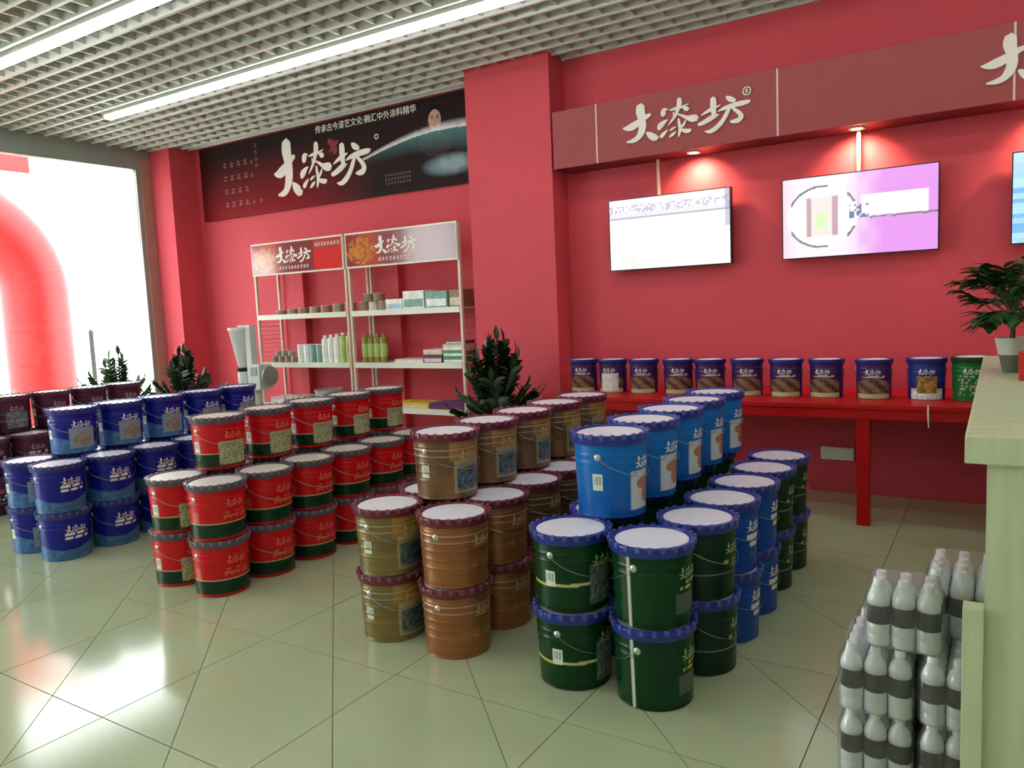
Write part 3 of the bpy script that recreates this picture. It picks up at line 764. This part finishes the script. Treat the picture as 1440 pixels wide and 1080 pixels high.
# ------------------------------------------------------------------ two shelf racks
SY = 5.50
def rack(x0, x1, label, second):
    t = empty('shelf_rack', ((x0+x1)/2, SY, 0), label, 'shelf', 'white shelf racks against the wall')
    h = (x1-x0)/2; D = .33
    for s in (-1, 1):
        for y in (.0, D-.03): boxp('upright', M['rack'], t, s*h-.018 if s > 0 else -h-.006, s*h+.006 if s > 0 else -h+.018, y, y+.03, 0, 2.165)
    for z in (1.43, .935, .51, .10):
        sh = boxp('shelf_board', M['shelf'], t, -h+.019, h-.019, .002, D-.002, z-.012, z)
        boxp('shelf_lip', M['shelf'], sh, -h+.019, h-.019, -.008, .002, z-.045, z+.006)
    hd = boxp('header_board', M['shelf'], t, -h, h, -.018, -.002, 1.84, 2.17)
    def hp(x, z):
        u = (x+h)/(2*h)
        c = mixc(srgb(150,38,46), srgb(122,40,50), u)
        c = mixc(c, srgb(206,70,36), max(0, 1-abs(u-.22)*6)*.8)
        e = math.hypot((x+h*.69)/.16, (z-2.0)/.11)
        if e < 1.15 and hash2(x//.03, z//.026) < .82-.35*max(0, e-.6): c = mixc(srgb(204,140,36), srgb(186,78,34), .8*hash2(x//.03+9, z//.026))
        if not second and u > .70:
            c = srgb(226,22,28) if z < 2.055 else srgb(190,52,56)
        return c
    print_grid(-h+.012, h-.012, 1.856, 2.154, 110, 30, hp, y=-.0195).build('header_print', M['gloss_print'], hd)
    fh = lambda x, z, d: (x, -.0200-d, z)
    mb = MB(); logo(mb, .55, .60, .6, -h+.64, 2.02, thick=.002, fn=fh, sub=3); mb.build('brush_lettering', M['white'], hd)
    mb = MB(); rg = random.Random(11)
    for k in range(10): glyph(mb, -h+.41+k*.044, 1.888, .036, fn=fh, thick=.001, rg=rg)
    if not second:
        for k in range(8): glyph(mb, h-.37+k*.043, 2.085, .038, fn=fh, thick=.001, rg=rg)
    tag(mb.build('small_print', M['white'], hd), kind='stuff')
    for s in ((-1,) if not second else (1,)):
        for k in range(9):
            MB().tube([(s*(h-.004), .03, 1.36-.045*k), (s*(h-.004), D-.03, 1.36-.045*k)], .0035, 5).build('side_wire', M['rack'], t)
    return t
rack(-6.63, -5.325, 'left white shelf rack of small tins and white bottles, red printed header', False)
rack(-5.29, -3.975, 'right white shelf rack holding boxes, red header beside the pillar', True)
Z1, Z2, Z3 = 1.4305, .9355, .5105
MG = {k: mat('goods_'+k, c, .4, var=.15, vscale=18) for k, c in dict(tin=(150,140,120), tinlid=(200,190,176), brown=(140,112,88), cream=(208,200,176), white=(232,234,230), teal=(120,160,150), sky=(160,196,210), grn=(66,140,96), yg=(176,196,110), olive=(138,130,52), dark=(70,40,50), pink=(232,200,206), yellow=(220,180,40), violet=(70,40,110), maroon=(130,40,60), steel=(190,190,186)).items()}
def tin(x, y, z, r, h, b, l, label, group, cat='tin', name='small_tin'):
    t = empty(name, (x, y, z), label, cat, group)
    MB().lathe([(r-.002,0),(r,.002),(r,h-.01),(r-.003,h-.006)], 20).build('body', MG[b], t, smooth=True)
    MB().lathe([(r*.985,h-.006),(r+.002,h-.006),(r+.002,h-.001),(r-.004,h),(r-.008,h-.003)], 20).build('lid', MG[l], t, smooth=True)
def bottle(x, y, z, r, h, b, l, label, group):
    t = empty('white_bottle' if b == 'white' else 'tall_bottle', (x, y, z), label, 'bottle', group)
    MB().lathe([(r-.004,0),(r,.004),(r,h*.82),(r*.8,h*.88),(r*.42,h*.91),(r*.42,h*.93)], 20).build('body', MG[b], t, smooth=True)
    MB().lathe([(r*.5,h*.925),(r*.5,h*.99),(r*.45,h)], 16).build('cap', MG[l], t, smooth=True)
    MB().lathe([(r+.0008,h*.2),(r+.0008,h*.66)], 20, cap0=False, cap1=False).build('label_band', MG['yg' if b != 'white' else 'white'], t, smooth=True)
def carton(x0, x1, y0, y1, z, h, b, band, label, group=None):
    t = empty('carton', ((x0+x1)/2, (y0+y1)/2, z), label, 'box', group); a, d = (x1-x0)/2, (y1-y0)/2
    boxp('box_body', MG[b], t, -a, a, -d, d, 0, h, bevel=.002)
    boxp('front_print', MG[band], t, -a*.9, a*.9, -d-.0012, -d+.002, h*.12, h*.55)
    boxp('flap_seam', MG['cream'], t, -a*.98, a*.98, -.004, .004, h-.001, h+.0012)
OR = ['leftmost','second','third','fourth','fifth','sixth','seventh','eighth']
for k in range(7):
    tin(-6.40+.165*k, 5.63, Z1, .055, .05+.007*k, 'tin' if k % 2 else 'brown', 'tinlid', 'low tin, %s in the row on the upper left shelf' % (OR[k]+(' from left' if k else '')), 'low tins on upper left shelf')
for k in range(4):
    tin(-6.50+.095*k, 5.60, Z2, .042, .065, 'brown', 'tinlid', 'small brown tin, %s at the left end of the lower left shelf' % (OR[k]+(' from left' if k else '')), 'brown tins on lower left shelf')
for k in range(3):
    tin(-6.45+.095*k, 5.60, Z2+.066, .040, .055, 'tin', 'tinlid', 'small tin stacked on brown tins, %s' % (('left one','middle one','right one')[k]), 'brown tins on lower left shelf')
for k in range(4):
    tin(-6.105+.09*k, 5.60, Z2, .042, .185, 'white' if k < 2 else 'teal', 'white', '%s spray can, %s of four beside the tall white bottles' % ('white' if k < 2 else 'teal', ('first','second','third','last')[k]), 'spray cans on lower left shelf', 'can', 'spray_can')
for k in range(5):
    bottle(-5.745+.083*k, 5.59, Z2, .038, .27+.008*k, 'white' if k < 3 else 'yg', 'white', 'tall %s bottle, %s of five near the middle uprights' % ('white' if k < 3 else 'pale green', ('first','second','third','fourth','fifth')[k]), 'tall bottles on lower left shelf')
for k in range(4):
    bottle(-5.215+.078*k, 5.60, Z2, .036, .275, 'olive', 'olive', 'olive green bottle, %s of four on the lower right shelf' % ('first','second','third','last')[k], 'olive bottles on lower right shelf')
for k in range(3):
    tin(-5.19+.125*k, 5.60, Z1, .058, .09, 'cream' if k == 1 else 'brown', 'tinlid', 'brown and cream tin, %s of the lower three on upper right shelf' % ('left','middle','right')[k], 'stacked tins on upper right shelf')
for k in range(2):
    tin(-5.13+.125*k, 5.60, Z1+.091, .056, .075, 'brown', 'tinlid', 'brown tin stacked on top of others, %s one, upper right shelf' % ('left','right')[k], 'stacked tins on upper right shelf')
carton(-4.865, -4.67, 5.53, 5.72, Z1, .10, 'white', 'sky', 'small white and sky blue carton, lowest box on upper right shelf')
carton(-4.655, -4.41, 5.53, 5.74, Z1, .165, 'white', 'teal', 'tall white carton with grey picture in the middle of upper right shelf')
carton(-4.395, -4.15, 5.53, 5.74, Z1, .15, 'teal', 'white', 'teal and white carton near the right end of upper right shelf')
carton(-4.14, -4.005, 5.55, 5.74, Z1, .155, 'brown', 'cream', 'narrow brown carton at the right end of upper right shelf')
carton(-4.80, -4.46, 5.53, 5.76, Z2, .035, 'pink', 'white', 'flat pink and white packet on lower right shelf')
carton(-4.45, -4.235, 5.53, 5.74, Z2, .075, 'dark', 'pink', 'dark box under the pink box on lower right shelf')
carton(-4.45, -4.235, 5.53, 5.74, Z2+.0765, .045, 'pink', 'cream', 'pale pink box on top of a dark box, lower right shelf')
for k in range(3):
    carton(-4.225, -4.005, 5.53, 5.74, Z2+.056*k, .0545, 'grn' if k < 2 else 'cream', 'white', ('green and white box at the bottom of its stack, lower right shelf', 'green and white box second in its stack, lower right shelf', 'cream box third up on the green boxes, lower right shelf')[k])
carton(-4.20, -4.01, 5.54, 5.73, Z2+.168, .035, 'maroon', 'cream', 'maroon box topmost of the stack at the right end of lower shelf')
carton(-4.83, -4.42, 5.53, 5.76, Z3, .055, 'yellow', 'cream', 'flat yellow box on the lowest visible shelf of the right rack')
carton(-4.40, -4.02, 5.53, 5.76, Z3, .060, 'violet', 'maroon', 'flat violet box next to the yellow box, lowest visible shelf')
carton(-6.55, -6.34, 5.53, 5.76, Z3, .06, 'pink', 'white', 'pink packet at left on the low shelf behind the red stack')
carton(-6.32, -6.02, 5.53, 5.76, Z3, .075, 'cream', 'pink', 'cream and pink packet on the low shelf behind the red stack')
bwl = empty('steel_bowl', (-5.82, 5.66, Z3), 'silver steel bowl on the low shelf behind the red stack', 'bowl')
MB().lathe([(.06,0),(.10,.03),(.135,.09),(.14,.14),(.145,.145),(.136,.14),(.13,.09),(.09,.035),(.0001,.02)], 28, cap1=False).build('bowl_shell', MG['steel'], bwl, smooth=True)
MB().tube([(.10+.14*math.cos(q)*0, .14*math.sin(q), .15) for q in (0,.3)], .006, 6).build('handle', MG['steel'], bwl)

# ------------------------------------------------------------------ mixing machine beside the racks
mc = empty('mixing_machine', (-6.19, 5.02, 0), 'white upright mixing machine with funnel hopper left of the shelf racks', 'machine')
MB().box(-.16,.16,-.16,.16,0,.05).build('base', M['machine2'], mc, bevel=.008)
MB().lathe([(.062,.05),(.055,.08),(.055,.70),(.05,.72)], 20, cx=.04).build('pedestal', M['machine'], mc, smooth=True)
boxp('column', M['machine'], mc, -.02, .055, -.04, .04, .70, 1.33, bevel=.008)
MB().lathe([(.045,.93),(.055,.96),(.115,1.29),(.125,1.30),(.125,1.325),(.117,1.325),(.107,1.29),(.05,.97)], 28, cx=-.115, cap1=False).build('hopper', M['hopper'], mc, smooth=True)
MB().lathe([(.064,.895),(.066,.90),(.066,.928),(.06,.932)], 24, cx=-.115).build('rubber_collar', M['black'], mc, smooth=True)
MB().lathe([(.05,.76),(.062,.775),(.062,.88),(.055,.895)], 24, cx=-.115).build('mixing_cup', M['machine'], mc, smooth=True)
boxp('motor_box', M['machine'], mc, .056, .20, -.08, .08, .72, .965, bevel=.012)
mb = MB(); mb.tube([(.20,0,.85),(.25,0,.85)], .03, 16); mb.tube([(.25,0,.85),(.268,0,.85)], .095, 28); mb.tube([(.268,0,.85),(.278,0,.85)], .04, 20)
mb.build('hand_wheel', M['machine2'], mc, smooth=True)
boxp('control_panel', M['machine2'], mc, .08, .17, -.086, -.08, .86, .94)
boxp('top_arm', M['machine'], mc, -.13, .05, -.03, .03, 1.325, 1.345, bevel=.004)

# ------------------------------------------------------------------ plants
def leaf_at(mb, p, d, up, ln, w, bend=.25):
    d = Vector(d).normalized(); s = d.cross(Vector(up)); s = s.normalized() if s.length > 1e-4 else Vector((1,0,0)); n = s.cross(d)
    pts = []
    for t, ww in ((0,.12),(.25,.8),(.55,1),(.82,.6),(1,.03)):
        c = Vector(p)+d*(ln*t)-n*(bend*ln*t*t)
        pts += [c-s*w*ww/2+n*w*.12*ww, c-n*w*.05, c+s*w*ww/2+n*w*.12*ww]
    fs = []
    for i in range(4):
        a = i*3; fs += [(a, a+1, a+4, a+3), (a+1, a+2, a+5, a+4)]
    mb.add(pts, fs)
def zz_plant(loc, height, spread, nst, label, seed, lm, potm, pot_r=.15, pot_h=.30, leaf=.075):
    rg = random.Random(seed); t = empty('zz_plant', loc, label, 'plant', 'potted leafy plants')
    pt = MB().lathe([(pot_r*.72,0),(pot_r*.74,.01),(pot_r,pot_h-.02),(pot_r+.012,pot_h-.02),(pot_r+.012,pot_h),(pot_r-.008,pot_h),(pot_r-.01,pot_h-.03)], 28, cap1=False).build('pot', potm, t, smooth=True)
    MB().lathe([(pot_r-.011,pot_h-.035),(pot_r*.5,pot_h-.028),(.001,pot_h-.03)], 24, cap0=False).build('soil', M['soil'], t)
    for k in range(nst):
        az = 2*PI*k/nst+rg.uniform(-.3,.3); out = spread*rg.uniform(.35,1.0)*(1 if k % 3 else .25); top = height*(1-.45*(out/spread)**1.5)*rg.uniform(.86,1.0)
        P = []; n = 9
        for i in range(n+1):
            q = i/n; rr = pot_r*.35*rg.uniform(.9,1.1)*(1-q)+out*q**1.6
            P.append(Vector((rr*math.cos(az), rr*math.sin(az), pot_h-.03+(top-pot_h)*(q-.12*q*q)/.88)))
        mb = MB(); mb.tube(P, [.011*(1-.75*i/n)+.002 for i in range(n+1)], 6, mi=0)
        for i in range(2, n+1):
            tg = (P[i]-P[i-1]).normalized(); side = tg.cross(Vector((math.cos(az), math.sin(az), .3))).normalized()
            for hstep in (0, .5):
                p = P[i-1].lerp(P[i], hstep)
                for s in (-1, 1):
                    d = (tg*.75+side*s*.85+Vector((0,0,rg.uniform(-.1,.25)))).normalized()
                    o = len(mb.m); leaf_at(mb, p, d, tg, leaf*rg.uniform(.8,1.15), leaf*.42); 
                    for q in range(o, len(mb.m)): mb.m[q] = 1
        leaf_o = len(mb.m); leaf_at(mb, P[-1], P[-1]-P[-2], Vector((math.cos(az), math.sin(az), .1)), leaf, leaf*.42)
        for q in range(leaf_o, len(mb.m)): mb.m[q] = 1
        mb.build('frond', [M['stem'], lm], t, smooth=True)
    return t
zz_plant((-3.30, 4.98, 0), 1.26, .36, 30, 'dark green leafy plant in front of the red pillar', 5, M['leafdark'], M['potdark'], .16, .42, .115)
zz_plant((-7.22, 4.98, 0), 1.17, .40, 26, 'dark green leafy plant beside the corner pillar', 8, M['leafdark'], M['potdark'], .15, .36, .11)
zz_plant((-7.80, 4.62, 0), 1.15, .46, 24, 'green leafy plant standing against the bright window', 9, M['leaf'], M['potdark'], .15, .36, .11)
zz_plant((-9.3, 3.95, -.02), 1.25, .42, 12, 'green plant outside the glass at the left edge', 14, M['leaf'], M['potdark'], .15, .34, .085)

# ------------------------------------------------------------------ counter, things on it, water packs beside it
co = empty('counter', (-.067, 2.16, 0), 'pale wooden counter with an overhanging top at the right edge', 'counter')
boxp('counter_top', M['wood'], co, 0, 1.3, 0, 2.55, .98, 1.05, bevel=.004)
boxp('end_panel', M['wood'], co, .047, 1.26, .02, .08, 0, .98)
boxp('foot_panel', M['wood'], co, .0, .047, .0, .06, 0, .613, bevel=.003)
boxp('side_panel', M['wood'], co, .185, .225, .08, 2.5, 0, .98)
boxp('end_panel', M['wood'], co, .185, 1.26, 2.44, 2.5, 0, .98)
cp = empty('counter_plant', (.045, 3.80, 1.05), 'bushy green plant in a small white pot on the counter', 'plant')
MB().lathe([(.030,0),(.032,.004),(.046,.07),(.048,.075)], 24).build('pot_base', M['potgrey'], cp, smooth=True)
MB().lathe([(.048,.075),(.060,.135),(.062,.145),(.056,.145),(.05,.12)], 24, cap1=False).build('pot', M['pot'], cp, smooth=True)
MB().lathe([(.050,.125),(.002,.128)], 20, cap0=False).build('soil', M['soil'], cp)
rg = random.Random(21)
MB().tube([(0,0,.12),(.004,.0,.2),(.0,.005,.30)], [.010,.009,.006], 8).build('trunk', M['stem'], cp, smooth=True)
for k in range(44):
    az = 2*PI*k/44*5.6+rg.uniform(-.2,.2); el = rg.uniform(-.35,1.15); ln = rg.uniform(.12,.23)
    base = Vector((0,0,.18+.13*(k/44))); d = Vector((math.cos(az)*math.cos(el), math.sin(az)*math.cos(el), math.sin(el)+.25))
    mb = MB(); P = [base, base+d*ln*.55+Vector((0,0,.01)), base+d*ln-Vector((0,0,.012))]; mb.tube(P, [.0035,.003,.002], 5)
    for q in range(7):
        p = P[1].lerp(P[2], q/6); o = len(mb.m)
        for s in (-1, 1):
            sd = d.cross(Vector((0,0,1))).normalized()*s
            leaf_at(mb, p, d*.8+sd*.8+Vector((0,0,rg.uniform(-.45,.1))), Vector((0,0,1)), rg.uniform(.06,.09), .032, bend=.35)
        for z in range(o, len(mb.m)): mb.m[z] = 1
    mb.build('frond', [M['stem'], M['leaf']], cp, smooth=True)
rb = empty('red_box', (.19, 3.52, 1.05), 'red box standing on the counter at the right edge of the picture', 'box')
boxp('box_body', M['red'], rb, -.125, .125, -.05, .05, 0, .105, bevel=.003)
boxp('box_lid', M['black'], rb, -.10, .125, -.052, .052, .105, .145, bevel=.003)

def bottle_meshes():
    d = {}
    d['bottle'] = grab(MB().lathe([(.026,0),(.0305,.004),(.031,.03),(.0295,.034),(.031,.038),(.031,.062),(.0300,.064),(.0300,.122),(.031,.124),(.0305,.138),(.024,.158),(.014,.170),(.0125,.178)], 16), M['water'])
    d['cap'] = grab(MB().lathe([(.0145,.176),(.0145,.192),(.013,.195)], 14), M['cap'])
    d['label_band'] = grab(MB().lathe([(.0314,.066),(.0314,.120)], 16, cap0=False, cap1=False), M['dlabel'])
    return d
BM = bottle_meshes()
def film_mesh(nx, ny):
    mb = MB(); hx, hy = .032*nx+.006, .032*ny+.006
    def ring(x, y, z, n=5, r=.03):
        o = []
        for (sx, sy, a0) in ((1,1,0),(-1,1,90),(-1,-1,180),(1,-1,270)):
            for k in range(n):
                a = R(a0+90*k/(n-1)); o.append((sx*(x-r)+r*math.cos(a), sy*(y-r)+r*math.sin(a), z))
        return o
    rings = [ring(hx-.004,hy-.004,.002), ring(hx,hy,.01), ring(hx,hy,.142), ring(hx-.010,hy-.010,.168), ring(hx-.016,hy-.016,.1965)]
    n = len(rings[0]); vs = [v for r_ in rings for v in r_]
    fs = [(i*n+k, i*n+(k+1) % n, (i+1)*n+(k+1) % n, (i+1)*n+k) for i in range(len(rings)-1) for k in range(n)]
    fs += [tuple(reversed(range(n))), tuple(range((len(rings)-1)*n, len(rings)*n))]
    mb.add(vs, fs); return grab(mb, M['film'])
FM = {(3,4): film_mesh(3,4), (3,2): film_mesh(3,2)}
def water_pack(x, y, tier, label, nx=3, ny=4):
    t = empty('water_pack', (x, y, .1975*tier), label, 'bottle pack', 'shrink-wrapped water packs beside the counter')
    for i in range(nx):
        for j in range(ny):
            b = link('bottle', BM['bottle'], t, ((i-(nx-1)/2)*.064, (j-(ny-1)/2)*.064, 0))
            link('cap', BM['cap'], b); link('label_band', BM['label_band'], b)
    link('film_wrap', FM[(nx,ny)], t)
for tier, w in ((0, 'bottom'), (1, 'middle')):
    water_pack(-.287, 2.445, tier, 'wrapped pack of water bottles, %s tier, front left' % w)
    water_pack(-.078, 2.450, tier, 'wrapped pack of water bottles, %s tier, front right beside the counter' % w)
    water_pack(-.285, 2.720, tier, 'wrapped pack of water bottles, %s tier, rear left' % w)
    water_pack(-.076, 2.725, tier, 'wrapped pack of water bottles, %s tier, rear right' % w)
water_pack(-.218, 2.402, 2, 'small wrapped pack of water bottles on top of the pile at left', 3, 2)
water_pack(-.080, 2.615, 2, 'large wrapped pack of water bottles on top of the pile')
